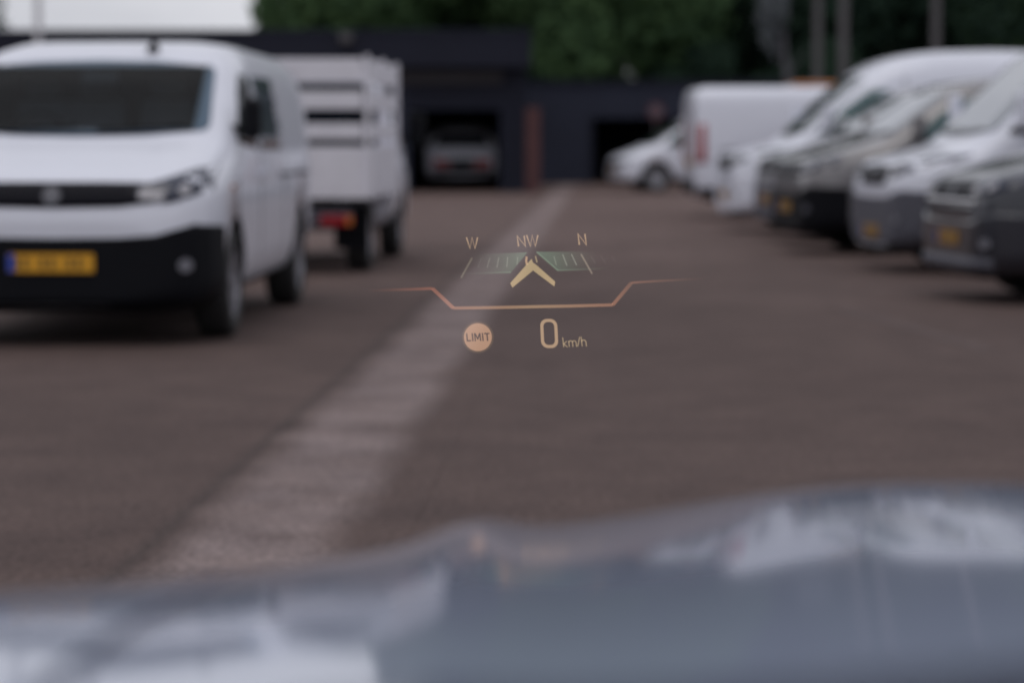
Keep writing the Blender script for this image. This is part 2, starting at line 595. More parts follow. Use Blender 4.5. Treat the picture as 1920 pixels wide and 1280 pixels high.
def body_object(P, m, root):
    bm = make_body(P)
    S = Shell(bm)
    key = 'body_' + P['id']
    if key not in WHEELS:
        WHEELS[key] = cut_arches(bm.copy(), P)
    bm.free()
    me = WHEELS[key].copy()
    o = bpy.data.objects.new('body', me)
    COL.objects.link(o)
    o.parent = root
    me.materials[0] = m
    for p in me.polygons:
        if p.center.z < .31 and p.normal.z < -.2: p.material_index = 1
    return S, o

MID = dict(id='mid', L=4.98, H=1.905, belt=1.05, tumble=.12, n=6.5, wr=.345, axles=(.90, 4.175),
    top=[(0, .74), (.012, .82), (.035, .90), (.07, .97), (.12, 1.015), (.2, 1.05), (.5, 1.14), (.86, 1.24), (1.0, 1.34), (1.35, 1.605), (1.6, 1.775), (1.8, 1.85), (2.2, 1.893), (3, 1.905), (4.6, 1.89), (4.85, 1.85), (4.94, 1.75), (4.98, 1.55)],
    bot=[(0, .25), (.1, .20), (.5, .19), (4.6, .22), (4.98, .34)],
    plan=[(0, .60), (.012, .70), (.03, .76), (.08, .84), (.2, .915), (.4, .96), (.8, .98), (4.5, .98), (4.9, .96), (4.98, .93)])
NEAR = dict(MID, id='near', cabin=True)
BOXY = dict(MID, id='boxy', n=9.0, tumble=.05, top=MID['top'][:12] + [(2.2, 1.893), (3, 1.905), (4.8, 1.90), (4.93, 1.88), (4.965, 1.82), (4.98, 1.70)])
BIG = dict(id='big', L=5.5, H=2.52, belt=1.25, tumble=.10, n=6.0, wr=.36, axles=(.95, 4.4),
    top=[(0, .80), (.012, .90), (.035, .99), (.08, 1.06), (.15, 1.10), (.6, 1.20), (.78, 1.26), (.9, 1.36), (1.3, 1.76), (1.65, 2.09), (1.9, 2.28), (2.2, 2.41), (2.55, 2.48), (2.9, 2.505), (3.5, 2.52), (5.2, 2.5), (5.42, 2.42), (5.5, 2.1)],
    bot=[(0, .26), (.1, .23), (.5, .22), (5.1, .25), (5.5, .4)],
    plan=[(0, .66), (.012, .76), (.03, .82), (.08, .90), (.2, .965), (.4, 1.0), (.8, 1.02), (5.1, 1.02), (5.4, 1.0), (5.5, .96)])
SMALL = dict(id='small', L=4.4, H=1.8, belt=.98, tumble=.17, n=4.5, wr=.32, axles=(.86, 3.64),
    top=[(0, .62), (.012, .68), (.035, .75), (.08, .81), (.15, .85), (.45, .95), (.66, 1.03), (.8, 1.11), (1.15, 1.37), (1.5, 1.58), (1.8, 1.71), (2.2, 1.78), (2.5, 1.797), (3.2, 1.8), (4.1, 1.77), (4.3, 1.7), (4.4, 1.4)],
    bot=[(0, .28), (.1, .21), (.5, .19), (4.1, .21), (4.4, .34)],
    plan=[(0, .56), (.012, .66), (.03, .72), (.08, .80), (.2, .865), (.4, .90), (.8, .92), (4.1, .92), (4.3, .90), (4.4, .87)])

def make_van(P, paint_m, name, glass_front=glassm, glass_side=glassm, bumper_m=plastic, grille_m=gloss, lamp_bright=1, style='visor',
             mirror_m=plastic, bumper_top=None, corner_lamps=False, plate_z=.505, rear_glazed=False, aerial=True):
    root = empty(name)
    S, _ = body_object(P, paint_m, root)
    L, H = P['L'], P['H']
    q = 1.0 if P['id'] != 'big' else 1.06
    zs = {'mid': 0.0, 'near': 0.0, 'boxy': 0.0, 'big': .07, 'small': -.17}[P['id']]
    wmax = max(k[1] for k in P['plan'])
    wx = max(-.04, wmax - .98)
    # windscreen and front face
    if P['id'] in ('mid', 'boxy', 'near'): ws = [(-.80, 1.30), (-.4, 1.268), (0, 1.26), (.4, 1.268), (.80, 1.30), (.755, 1.71), (.4, 1.745), (0, 1.755), (-.4, 1.745), (-.755, 1.71)]
    elif P['id'] == 'big': ws = [(-.88, 1.38), (-.4, 1.34), (0, 1.33), (.4, 1.34), (.88, 1.38), (.82, 2.10), (.4, 2.16), (0, 2.17), (-.4, 2.16), (-.82, 2.10)]
    else: ws = [(-.76, 1.12), (-.4, 1.09), (0, 1.08), (.4, 1.09), (.76, 1.12), (.68, 1.55), (.3, 1.6), (0, 1.61), (-.3, 1.6), (-.68, 1.55)]
    link('windscreen', S.patch('front', rounded(ws, .05, 3), .013, .05), glass_front, root, True)
    zw = ws[0][1]
    for w0 in (-.66, .04):
        link('wiper', S.patch('front', [(w0, zw + .012), (w0 + .56, zw - .012), (w0 + .56, zw + .004), (w0, zw + .03)], .03, .06, .016), plastic, root)
    zl = bumper_top if bumper_top else .665 + zs
    bmp = [(-.95 - wx, zl + .075), (-.80, zl + .055), (-.62, zl + .005), (-.4, zl - .01), (0, zl - .015), (.4, zl - .01), (.62, zl + .005), (.80, zl + .055), (.95 + wx, zl + .075), (.95 + wx, .2), (0, .2), (-.95 - wx, .2)]
    lim_ = .86 + wx
    bmp = [(max(-lim_, min(lim_, a)), max(b, .253)) for a, b in bmp]
    link('front_bumper', S.patch('front', bmp[::-1], .014, .05, .03), bumper_m, root, True)
    for s in (1, -1):
        side = 'right' if s > 0 else 'left'
        # the bumper runs round to the wheel arch
        xa = P['axles'][0] - P['wr'] - .09
        link('bumper_corner', S.patch(side, [(.07, .25), (xa, .235), (xa, zl + .05), (.07, zl + .068)], .013, .035, .02), bumper_m, root, True)
    gz0, gz1 = (.855 + zs, .985 + zs)
    if P['id'] == 'small': gz0, gz1 = .60, .68
    gz0 -= .012
    if style == 'visor':
        gr = [(-.62, gz0 + .02), (-.4, gz0 - .005), (0, gz0 - .012), (.4, gz0 - .005), (.62, gz0 + .02), (.60, gz1 - .004), (.3, gz1), (0, gz1), (-.3, gz1), (-.60, gz1 - .004)]
    else:
        gr = [(-.40, gz0 - .05), (0, gz0 - .06), (.40, gz0 - .05), (.50, gz1 - .02), (0, gz1), (-.50, gz1 - .02)]
    g = link('grille', S.patch('front', gr, .008, .08, .02), grille_m, root, True)
    for k in range(2):
        zz = gz0 + (gz1 - gz0) * (.3 + .4 * k)
        link('slat', S.patch('front', rect(-.46, .46, zz - .006, zz + .006), .016, .1, .008), gloss, g)
    link('badge', S.patch('front', disc(0, (gz0 + gz1) / 2 - .01, .055), .022, .2, .012), badge_m, root)
    for s in (1, -1):
        hp = [(.50, gz0 + .035), (.70, gz0 + .02), (.83, gz0 + .055), (.93 + wx, gz0 + .10), (.925 + wx, gz1 + .10), (.83, gz1 + .085), (.66, gz1 + .02), (.52, gz1 - .02)]
        if s < 0: hp = mirror(hp)
        hl = link('headlight', S.patch('front', hp, .014, .06, .03), lampglass, root, True)
        dr = [(.52, gz0 + .045), (.67, gz0 + .035), (.68, gz0 + .085), (.53, gz0 + .10)] if lamp_bright else [(.54, gz0 + .05), (.62, gz0 + .05), (.62, gz0 + .08), (.54, gz0 + .08)]
        if s < 0: dr = mirror(dr)
        link('running_light', S.patch('front', dr, .022, .06, .01), lampbright, hl)
        link('projector', S.patch('front', disc(s * .79, gz0 + .10, .034), .022, .2, .01), lampbright, hl)
        link('fog_light', S.patch('front', disc(s * .80, .49 + zs * .5, .040), .030, .2, .012), fogm if lamp_bright else greyplastic, root)
    plate(S, root, 'front', plate_z, ym=yellow if aerial else yellow2)
    # doors and glass along the side
    for s in (1, -1):
        side = 'right' if s > 0 else 'left'
        if P['id'] in ('mid', 'boxy', 'near'):
            w1 = [(1.12, 1.22), (1.95, 1.17), (1.95, 1.66), (1.72, 1.665), (1.52, 1.55)]
            w2 = [(2.12, 1.17), (3.1, 1.17), (3.1, 1.66), (2.12, 1.66)]
            seams = [1.0, 2.03, 3.22]
        elif P['id'] == 'big':
            w1 = [(1.05, 1.36), (2.05, 1.28), (2.05, 1.95), (1.8, 1.97), (1.42, 1.70)]
            w2 = None
            seams = [1.05, 2.25, 3.55]
        else:
            w1 = [(1.05, 1.06), (1.85, 1.02), (1.85, 1.52), (1.6, 1.53), (1.3, 1.32)]
            w2 = None
            seams = [1.0, 2.02, 2.9]
        link('side_window', S.patch(side, rounded(w1, .04, 3), .006), glass_side, root, True)
        if w2 and rear_glazed:
            link('side_window', S.patch(side, rounded(w2, .04, 3), .006), greyglass, root, True)
        for x in seams:
            zl2, zh = .36, (H - .28 if x > 1.5 else 1.0 + zs)
            link('door_seam', S.patch(side, rect(x - .006, x + .006, zl2, zh), .002, .12, .004), plastic, root)
        link('door_handle', S.patch(side, rect(seams[1] - .22, seams[1] - .06, 1.0 + zs, 1.035 + zs), .03, .2, .03), paint_m, root)
        link('door_handle', S.patch(side, rect(seams[1] + .08, seams[1] + .24, 1.0 + zs, 1.035 + zs), .03, .2, .03), paint_m, root)
        link('side_rail', S.patch(side, rect(seams[1] + .9, L - .35, .98 + zs, 1.005 + zs), .008, .2, .01), greyplastic, root)
        link('side_repeater', S.patch(side, rect(.74, .80, .93 + zs, .96 + zs), .012, .2, .012), amber, root)
        # mirror: arm and a tall rounded housing
        bm = bmesh.new()
        mx0, mz = (1.12, 1.30) if P['id'] in ('mid', 'boxy', 'near') else ((1.12, 1.46) if P['id'] == 'big' else (1.2, 1.14))
        hw = wmax * .97
        y0, y1 = sorted((s * (hw + .03), s * (hw + .15)))
        mh = .26 if P['id'] != 'big' else .36
        if P['id'] == 'small': mh = .18
        box(bm, mx0, mx0 + .13, y0, y1, mz - .06, mz - .06 + mh, .04)
        ya, yb = sorted((s * (hw - .06), s * (hw + .06)))
        box(bm, mx0 + .02, mx0 + .10, ya, yb, mz - .02, mz + .03)
        mo = link('door_mirror', bm, mirror_m, root)
        boxo('mirror_glass', mx0 + .126, mx0 + .134, y0 + .02, y1 - .02, mz - .03, mz - .09 + mh, greyglass, mo)
        # rear lamps: tall, at the corners
        zr0, zr1 = (.80 + zs, 1.36 + zs)
        tl = [(.80 + wx, zr0), (.93 + wx, zr0), (.90 + wx, zr1), (.79 + wx, zr1)]
        if s < 0: tl = mirror(tl)
        t = link('tail_light', S.patch('rear', tl, .014, .08, .04), redlens, root, True)
        ip = rect(.82 + wx, .90 + wx, zr0 + .16, zr0 + .26)
        if s < 0: ip = mirror(ip)
        link('indicator', S.patch('rear', ip, .022, .1, .012), amber, t)
        if corner_lamps: link('tail_light_side', S.patch(side, [(L - .16, zr0), (L - .03, zr0), (L - .05, zr1), (L - .15, zr1)], .01, .1, .02), redlens, root, True)
    link('rear_bumper', S.patch('rear', rect(-.88, .88, .36, .55), .02, .1, .03), bumper_m, root, True)
    plate(S, root, 'rear', .80, 0.0, chars=False, ym=yellow2)
    if P['id'] in ('mid', 'near'):
        link('rear_window', S.patch('rear', rounded(rect(-.68, -.05, 1.15, 1.6), .04, 3), .006), glassm, root, True)
        link('rear_window', S.patch('rear', rounded(rect(.05, .68, 1.15, 1.6), .04, 3), .006), glassm, root, True)
    link('door_seam', S.patch('rear', rect(-.006, .006, .58, H - .2), .002, .15, .004), plastic, root)
    for x in P['axles']:
        for s in (1, -1):
            add_wheel(root, x, s * (wmax - .125), P['wr'], .225)
    if aerial:
        p, _ = S.hit('top', P['L'] * .345, -.32)
        bm = bmesh.new()
        tube(bm, (p.x - .04, p.y, p.z - .012), (p.x + .0, p.y, p.z + .03), .045, .032)
        tube(bm, (p.x, p.y, p.z + .02), (p.x + .05, p.y, p.z + .075), .018, .012, 8)
        link('aerial', bm, plastic, root)
    root['_len'] = L
    return root, S

def put(root, x, y, rz):
    root.location = (x, y, 0)
    root.rotation_euler = (0, 0, rz)
    if '_len' in root: del root['_len']
ROW = 'vans parked in the row on the right'

# the near white van on the left
van, _ = make_van(NEAR, white, 'parked_van', rear_glazed=True, grille_m=gloss, glass_front=clearglass)
# the cabin behind its windscreen
boxo('dashboard', 1.21, 1.50, -.68, .68, 1.02, 1.24, cabinm, van, .03)
for y in (-.38, .10, .46):
    st = boxo('seat', 1.86, 2.0, y - .19, y + .19, .96, 1.50, seatm, van, .05)
    boxo('headrest', 1.87, 1.97, y - .11, y + .11, 1.52, 1.66, seatm, st, .03)
bm = bmesh.new()
for k in range(20):
    a0, a1 = k * math.pi / 10, (k + 1) * math.pi / 10
    tube(bm, (1.58 + .06 * math.sin(a0), .42 + .18 * math.cos(a0), 1.24 + .17 * math.sin(a0)), (1.58 + .06 * math.sin(a1), .42 + .18 * math.cos(a1), 1.24 + .17 * math.sin(a1)), .014, n=6)
tube(bm, (1.58, .25, 1.24), (1.58, .59, 1.24), .018, n=6)
link('steering_wheel', bm, plastic, van)
boxo('rear_view_mirror', 1.50, 1.54, -.12, .12, 1.60, 1.67, cabinm, van, .015)
tag(van, 'white van facing the camera with black grille, black bumper and yellow plate', 'van')
put(van, at(96, 15.9), 15.9, R(87.4))

# the row on the right, nearest first
v, S1 = make_van(MID, anthracite, 'parked_van', bumper_m=anthracite, lamp_bright=1, grille_m=gloss, plate_z=.52, aerial=False)
tag(v, 'dark grey van, nearest in the right-hand row, cut off by the frame', 'van', ROW)
link('bumper_lip', S1.patch('front', rect(-.84, .84, .27, .37), .03, .05, .03), greyplastic, v, True)
link('grille_bar', S1.patch('front', [(-.62, .80), (.62, .80), (.62, .835), (-.62, .835)], .03, .06, .02), silver, v, True)
put(v, 3.38, 20.6, R(7))
v.scale = (1, 1, .94)
v, _ = make_van(BIG, white, 'parked_van', bumper_m=greyplastic, lamp_bright=1, style='plain', plate_z=.40, bumper_top=.74, aerial=False, mirror_m=white, glass_front=paleglass)
tag(v, 'tall white van with a grey bumper, directly behind the dark grey van', 'van', ROW)
put(v, 3.40, 25.2, R(7))
v.scale = (.94, 1, .95)
v, _ = make_van(MID, pewter, 'parked_van', bumper_m=plastic, glass_side=tealglass, lamp_bright=0, aerial=False, glass_front=paleglass, mirror_m=pewter)
tag(v, 'pewter grey van between the grey-bumpered white van and a silver van', 'van', ROW)
put(v, 3.0, 29.2, R(7))
v, _ = make_van(MID, silver, 'parked_van', bumper_m=greyplastic, glass_side=tealglass, lamp_bright=1, aerial=False, glass_front=paleglass, mirror_m=silver)
tag(v, 'silver van between the pewter grey van and the high-roofed white van', 'van', ROW)
put(v, 3.1, 32.6, R(6))
v, _ = make_van(BIG, white, 'parked_van', bumper_m=white, glass_side=tealglass, lamp_bright=1, style='plain', aerial=False, glass_front=paleglass, mirror_m=white)
tag(v, 'high-roofed white van with a white bumper, tallest in the right-hand row', 'van', ROW)
put(v, 2.88, 36.2, R(5))
v.scale = (1, 1, .96)
v, S5 = make_van(BOXY, white, 'parked_van', aerial=False, corner_lamps=True)
for sd_ in ('left', 'right'):
    link('sill_trim', S5.patch(sd_, rect(1.36, 3.7, .215, .45), .012, .1, .02), plastic, v, True)
    link('sill_trim', S5.patch(sd_, rect(4.64, 4.94, .30, .45), .012, .06, .02), plastic, v, True)
bm = bmesh.new()
box(bm, 2.4, 3.5, -.55, .55, 1.925, 1.97, .015)
lb = link('light_bar', bm, amber, v)
boxo('bar_foot', 2.5, 2.56, -.4, .4, 1.88, 1.93, plastic, v)
boxo('bar_foot', 3.34, 3.4, -.4, .4, 1.88, 1.93, plastic, v)
tag(v, 'white van parked tail towards the lane with tall red rear lamp', 'van', ROW)
put(v, 2.78 + 4.98 * 1.06, 42.2, R(182))
v.scale = (1.06, 1.06, 1.07)
v, _ = make_van(SMALL, white, 'parked_van', lamp_bright=0, aerial=False, bumper_m=white, glass_side=tealglass)
tag(v, 'small white van, farthest in the right-hand row, before the dark doorway', 'van', ROW)
put(v, at(1148, 62), 62, R(9))

# ------------------------------------------------------------------ tipper truck with slatted cage sides
tr = empty('tipper_truck')
tag(tr, 'white dropside truck with slatted cage bed seen from behind beside white van', 'truck')
W2, BL = 1.0, 2.9
boxo('bed_floor', 0, BL, -W2, W2, .70, .76, offwhite, tr)
def slat_wall(name, axis, a0, a1, c, rails):
    w = None
    for i, (z0, z1) in enumerate(rails):
        bm = bmesh.new()
        if axis == 'y': box(bm, c, c + .03, a0, a1, z0, z1, .006)
        else: box(bm, a0, a1, c - .015, c + .015, z0, z1, .006)
        if i == 0: w = link(name, bm, offwhite, tr)
        else: link('slat', bm, offwhite, w)
    return w
rails = [(.762, 1.165), (1.235, 1.375), (1.505, 1.665), (1.755, 1.96)]
slat_wall('tailgate', 'y', -W2 + .045, W2 - .045, 0.0, rails)
slat_wall('headboard', 'y', -W2 + .045, W2 - .045, BL - .03, [(.762, 1.12), (1.86, 1.96)])
slat_wall('side_panel', 'x', .04, BL - .04, W2 - .02, rails)
slat_wall('side_panel', 'x', .04, BL - .04, -W2 + .02, rails)
for x in (0.02, BL / 2, BL - .02):
    for s in (1, -1):
        boxo('post', x - .03, x + .03, s * W2 - .022, s * W2 + .022, .70, 1.99, offwhite, tr, .006)
for k in range(2):
    y = -.3 + .6 * k
    boxo('tailgate_rib', -.02, -.002, y - .03, y + .03, .78, 1.94, offwhite, tr)
for s in (1, -1):
    boxo('chassis_rail', .15, 4.5, s * .36 - .04, s * .36 + .04, .50, .68, plastic, tr)
boxo('rear_crossmember', .10, .16, -.85, .85, .46, .60, greyplastic, tr, .01)
for s in (1, -1):
    c = boxo('tail_light', .06, .10, *sorted((s * .56, s * .86)), .45, .55, redlens, tr, .01)
    boxo('indicator', .052, .062, *sorted((s * .80, s * .85)), .46, .54, amber, c)
    boxo('mudguard', .55, 1.35, *sorted((s * .66, s * .97)), .63, .66, greyplastic, tr)
    boxo('mud_flap', .50, .515, *sorted((s * .64, s * .96)), .22, .62, plastic, tr)
boxo('number_plate', .08, .098, -.26, .26, .48, .58, yellow, tr)
for x in (.95, 4.05):
    for s in (1, -1):
        add_wheel(tr, x, s * .83, .33, .215)
# the cab: shaped shell with its own glass and mirrors, ahead of the bed
CAB = dict(id='cab', L=1.9, H=1.93, belt=1.1, tumble=.14, n=5, wr=.33, axles=(.80,),
    top=[(0, .80), (.03, .92), (.1, 1.0), (.3, 1.08), (.5, 1.16), (.65, 1.3), (1.0, 1.65), (1.2, 1.82), (1.4, 1.90), (1.7, 1.92), (1.86, 1.90), (1.9, 1.85)],
    bot=[(0, .32), (.1, .26), (1.8, .3), (1.9, .36)],
    plan=[(0, .66), (.03, .78), (.1, .88), (.25, .96), (1.8, .97), (1.9, .95)])
cabroot = empty('cab_tmp')
S, cb = body_object(CAB, white, cabroot)
items = [('windscreen', 'front', [(-.78, 1.2), (0, 1.18), (.78, 1.2), (.70, 1.70), (0, 1.74), (-.70, 1.70)], glassm),
         ('grille', 'front', rect(-.5, .5, .72, .86), gloss), ('front_bumper', 'front', rect(-.9, .9, .34, .58), plastic),
         ('headlight', 'front', rect(.56, .86, .78, .95), lampglass), ('headlight', 'front', rect(-.86, -.56, .78, .95), lampglass),
         ('rear_window', 'rear', rounded(rect(-.80, .80, 1.16, 1.80), .05, 3), glassm)]
for s, sd_ in ((1, 'right'), (-1, 'left')):
    items.append(('side_window', sd_, rounded([(.75, 1.2), (1.7, 1.15), (1.7, 1.72), (1.25, 1.70)], .04, 3), glassm))
    items.append(('door_seam', sd_, rect(1.76, 1.772, .4, 1.8), plastic))
    items.append(('door_handle', sd_, rect(1.5, 1.66, 1.03, 1.065), plastic))
made = [cb]
for nm, vw, pts, mm in items:
    made.append(link(nm, S.patch(vw, pts, .008, .09, .02), mm, None, True))
for s in (1, -1):
    bm = bmesh.new()
    box(bm, .85, .97, *sorted((s * 1.02, s * 1.2)), 1.16, 1.5, .03)
    box(bm, .88, .94, *sorted((s * .92, s * 1.05)), 1.22, 1.27)
    made.append(link('door_mirror', bm, plastic, None))
# the cab faces away: turn its meshes round so that its tail meets the headboard
Mx = Matrix.Translation((4.85, 0, 0)) @ Matrix.Rotation(math.pi, 4, 'Z')
for o in made:
    if o is cb: o.name = 'cab'
    o.data.transform(Mx)
    o.parent = tr
bpy.data.objects.remove(cabroot, do_unlink=True)
put(tr, at(690, 24.2) - 1.0 * math.cos(R(2.8)), 24.2, R(87.2))

# ------------------------------------------------------------------ car in the workshop, seen from behind
SUV = dict(id='suv', L=4.4, H=1.55, belt=.95, tumble=.24, n=4, wr=.33, axles=(.85, 3.5),
    top=[(0, .62), (.03, .72), (.1, .80), (.5, .92), (1.2, 1.02), (1.5, 1.2), (1.95, 1.44), (2.3, 1.53), (3.2, 1.55), (3.8, 1.47), (4.05, 1.36), (4.25, 1.12), (4.34, 1.0), (4.4, .85)],
    bot=[(0, .28), (.1, .2), (4.2, .22), (4.4, .36)],
    plan=[(0, .55), (.03, .68), (.1, .78), (.3, .88), (.6, .91), (3.9, .91), (4.2, .87), (4.34, .80), (4.4, .72)])
car = empty('parked_car')
S, _ = body_object(SUV, white, car)
link('rear_window', S.patch('rear', rounded([(-.66, 1.04), (.66, 1.04), (.52, 1.40), (-.52, 1.40)], .05, 3), .008), glassm, car, True)
link('windscreen', S.patch('front', rounded([(-.70, 1.06), (.70, 1.06), (.56, 1.42), (-.56, 1.42)], .05, 3), .008), glassm, car, True)
for s, sd_ in ((1, 'right'), (-1, 'left')):
    link('side_window', S.patch(sd_, rounded([(1.5, 1.03), (3.8, 1.03), (3.45, 1.40), (2.1, 1.40)], .05, 3), .008), glassm, car, True)
    link('wheel_arch_trim', S.patch(sd_, rect(1.3, 3.05, .26, .40), .012), plastic, car, True)
    tl = [(.26, .52), (.66, .54), (.70, .76), (.34, .76)]
    link('tail_light', S.patch('rear', tl if s > 0 else mirror(tl), .014, .08, .03), redlens, car, True)
    bm = bmesh.new()
    box(bm, 1.55, 1.68, *sorted((s * .90, s * 1.06)), .98, 1.12, .03)
    link('door_mirror', bm, white, car)
link('tailgate_panel', S.patch('rear', [(-.24, .52), (.24, .52), (.32, .76), (-.32, .76)], .010, .1, .02), gloss, car, True)
link('rear_bumper', S.patch('rear', rect(-.72, .72, .38, .505), .016, .1, .03), plastic, car, True)
for x in SUV['axles']:
    for s in (1, -1):
        add_wheel(car, x, s * .79, .33, .21)
tag(car, 'white car with red tail lamps standing in the dark workshop bay', 'car')
put(car, at(857, 61) , 62.9 + 4.4, R(-89))

# ------------------------------------------------------------------ buildings behind the yard
D = 61.0
ws = empty('workshop', (-6, D, 0))
tag(ws, 'low dark blue-black workshop with deep fascia and open bay', 'building')
def wb(name, x0, x1, y0, y1, z0, z1, m, parent=ws, bevel=0):
    return boxo(name, x0 + 6, x1 + 6, y0 - D, y1 - D, z0, z1, m, parent, bevel)
xl, xr = -24.0, .32
ox0, ox1 = at(764, D), at(944, D)
zf0, zf1 = hz(128, D), hz(64, D)
zo = hz(205, D)
wb('wall', xl, ox0, D, D + .3, 0, zf0, navy2)
wb('wall', ox0, ox1, D, D + .3, zo, zf0 - .001, navy)
wb('wall', ox1, xr, D, D + .3, 0, zf0, navy)
fs = wb('fascia', xl - .3, xr + .1, D - .6, D + .4, zf0, zf1, navy)
wb('coping', xl - .34, xr + .14, D - .64, D + .44, zf1, zf1 + .05, navy2, fs)
wb('header_beam', at(738, D), at(942, D), D - .16, D - .003, hz(158, D), hz(134, D), beam)
wb('roof', xl, xr, D + .41, D + 9, zf1 - .3, zf1 - .15, navy)
wb('side_wall', xr - .3, xr, D + .31, D + 9, 0, zf1 - .31, navy)
wb('back_wall', xl, xr - .31, D + 8.7, D + 9, 0, zf1 - .31, inside)
wb('bay_side', ox0 - .2, ox0, D + .31, D + 8, 0, zf1 - .31, inside)
wb('door_frame', ox0, ox0 + .06, D - .04, D - .002, 0, zo + .06, navy2)
wb('door_frame', ox1 - .06, ox1, D - .04, D - .002, 0, zo + .06, navy2)
wb('door_frame', ox0 + .062, ox1 - .062, D - .04, D - .002, zo, zo + .06, navy2)
lm = wb('wall_lamp', at(640, D - .7), at(662, D - .7), D - .85, D - .602, hz(84, D), hz(68, D), polem, bevel=.03)
wb('lamp_bracket', at(648, D - .7), at(654, D - .7), D - .70, D - .601, hz(90, D), hz(84.5, D), plastic, lm)

tag(boxo('downpipe_post', at(986, D - .8), at(1012, D - .8), D - 1.0, D - .75, 0, hz(203, D), rust), 'rust red square post at the corner of the dark workshop', 'post')

D2 = 72.0
hb = empty('storage_hall', (10, D2, 0))
tag(hb, 'long dark grey storage hall with black doorway behind the farthest van', 'building')
def h2(name, x0, x1, y0, y1, z0, z1, m, parent=hb):
    return boxo(name, x0 - 10, x1 - 10, y0 - D2, y1 - D2, z0, z1, m, parent)
hx0, hx1 = -1.0, 30.0
dx0, dx1 = at(1112, D2), at(1290, D2)
zd, ztop = hz(222, D2), hz(158, D2)
h2('wall', hx0, dx0, D2, D2 + .3, 0, ztop, navy2)
h2('wall', dx0, dx1, D2, D2 + .3, zd, ztop - .001, navy2)
h2('wall', dx1, hx1, D2, D2 + .3, 0, ztop, navy2)
h2('roof', hx0, hx1, D2 + .301, D2 + 8, ztop - .2, ztop - .08, navy)
h2('parapet', hx0 - .1, hx1 + .1, D2 - .08, D2 + .32, ztop, ztop + .09, navy)
h2('back_wall', hx0, hx1, D2 + 7.7, D2 + 8, 0, ztop - .21, inside)
h2('end_wall', hx0, hx0 + .3, D2 + .31, D2 + 7.6, 0, ztop - .21, navy2)
h2('door_jamb', dx0 - .08, dx0, D2 - .05, D2 - .002, 0, zd, navy)
h2('door_jamb', dx1, dx1 + .08, D2 - .05, D2 - .002, 0, zd, navy)
# round prohibition sign beside the doorway
Dn = 70.5
sg = empty('round_sign', (at(1229, Dn), Dn, 0))
tag(sg, 'small round red-rimmed sign on a thin post before the doorway', 'sign')
bm = bmesh.new(); tube(bm, (0, 0, hz(209, Dn)), (0, -.03, hz(209, Dn)), .21, n=24)
link('rim', bm, signred, sg)
bm = bmesh.new(); tube(bm, (0, -.031, hz(209, Dn)), (0, -.036, hz(209, Dn)), .14, n=24)
link('face', bm, signwhite, sg)
tubeo('post', (0, .04, 0), (0, .04, hz(205, Dn)), .03, polem, sg)

# poles
def pole(px, d, h, r, m, label, arm=0.0):
    p = empty('lamp_post', (at(px, d), d, 0))
    tubeo('mast', (0, 0, .3), (0, 0, h), r, m, p, r * .75, 14)
    tubeo('base', (0, 0, 0), (0, 0, .32), r * 1.6, m, p, r * 1.5, 14)
    tubeo('arm', (0, 0, h - .05), (arm, -.1, h + .15), r * .5, m, p)
    boxo('lamp_head', min(arm, arm * 1.9), max(arm, arm * 1.9), -.2, .05, h + .1, h + .22, m, p, .03)
    tag(p, label, 'lamp post', 'lamp posts around the yard')
pole(77, 58, 7.5, .085, polelight, 'pale lamp post against the sky above the near white van', .6)
pole(1530, 56, 7.0, .09, polem, 'grey lamp post, left of the pair above the row of vans', -.6)
pole(1578, 55, 7.0, .10, polem, 'grey lamp post, right of the pair above the row of vans', .6)
pole(1750, 57, 7.2, .10, polem, 'lone grey lamp post above the roof of the tall van', .6)

# ------------------------------------------------------------------ trees
def crown_mesh(name, n, rx, rz, leaf, seed, lobes=16, sparse=1.0):
    g = np.random.default_rng(seed)
    c = g.normal(size=(lobes, 3))
    c /= np.linalg.norm(c, axis=1)[:, None]
    c *= g.uniform(.35, .8, (lobes, 1))
    c = np.vstack([c, [[0, 0, 0]]])
    rad = g.uniform(.28, .48, lobes + 1) * sparse
    rad[-1] = .6 * sparse
    which = g.integers(0, lobes + 1, n)
    d = g.normal(size=(n, 3))
    d /= np.linalg.norm(d, axis=1)[:, None]
    rr = rad[which] * g.uniform(.72, 1.06, n)
    pos = c[which] + d * rr[:, None]
    pos *= np.array([rx, rx, rz])
    a = np.cross(d, g.normal(size=(n, 3))) + .35 * g.normal(size=(n, 3)); a /= np.linalg.norm(a, axis=1)[:, None]
    b = np.cross(d + .4 * g.normal(size=(n, 3)), a); b /= np.linalg.norm(b, axis=1)[:, None]
    s = leaf * g.uniform(.6, 1.3, (n, 1))
    V = np.stack([pos - a * s * .5, pos + b * s * .28, pos + a * s * .5, pos - b * s * .28], 1).reshape(-1, 3)
    me = bpy.data.meshes.new(name)
    me.from_pydata(V.tolist(), [], np.arange(4 * n).reshape(n, 4).tolist())
    return me
crowns = [crown_mesh('crown', 16000, 4.6, 5.2, .46, 3), crown_mesh('crown', 16000, 4.2, 5.6, .42, 5), crown_mesh('crown', 16000, 5.0, 4.8, .46, 9)]
variants = {}
def crown_variant(i, m):
    if (i, m.name) not in variants:
        c = crowns[i].copy(); c.materials.append(m); variants[(i, m.name)] = c
    return variants[(i, m.name)]
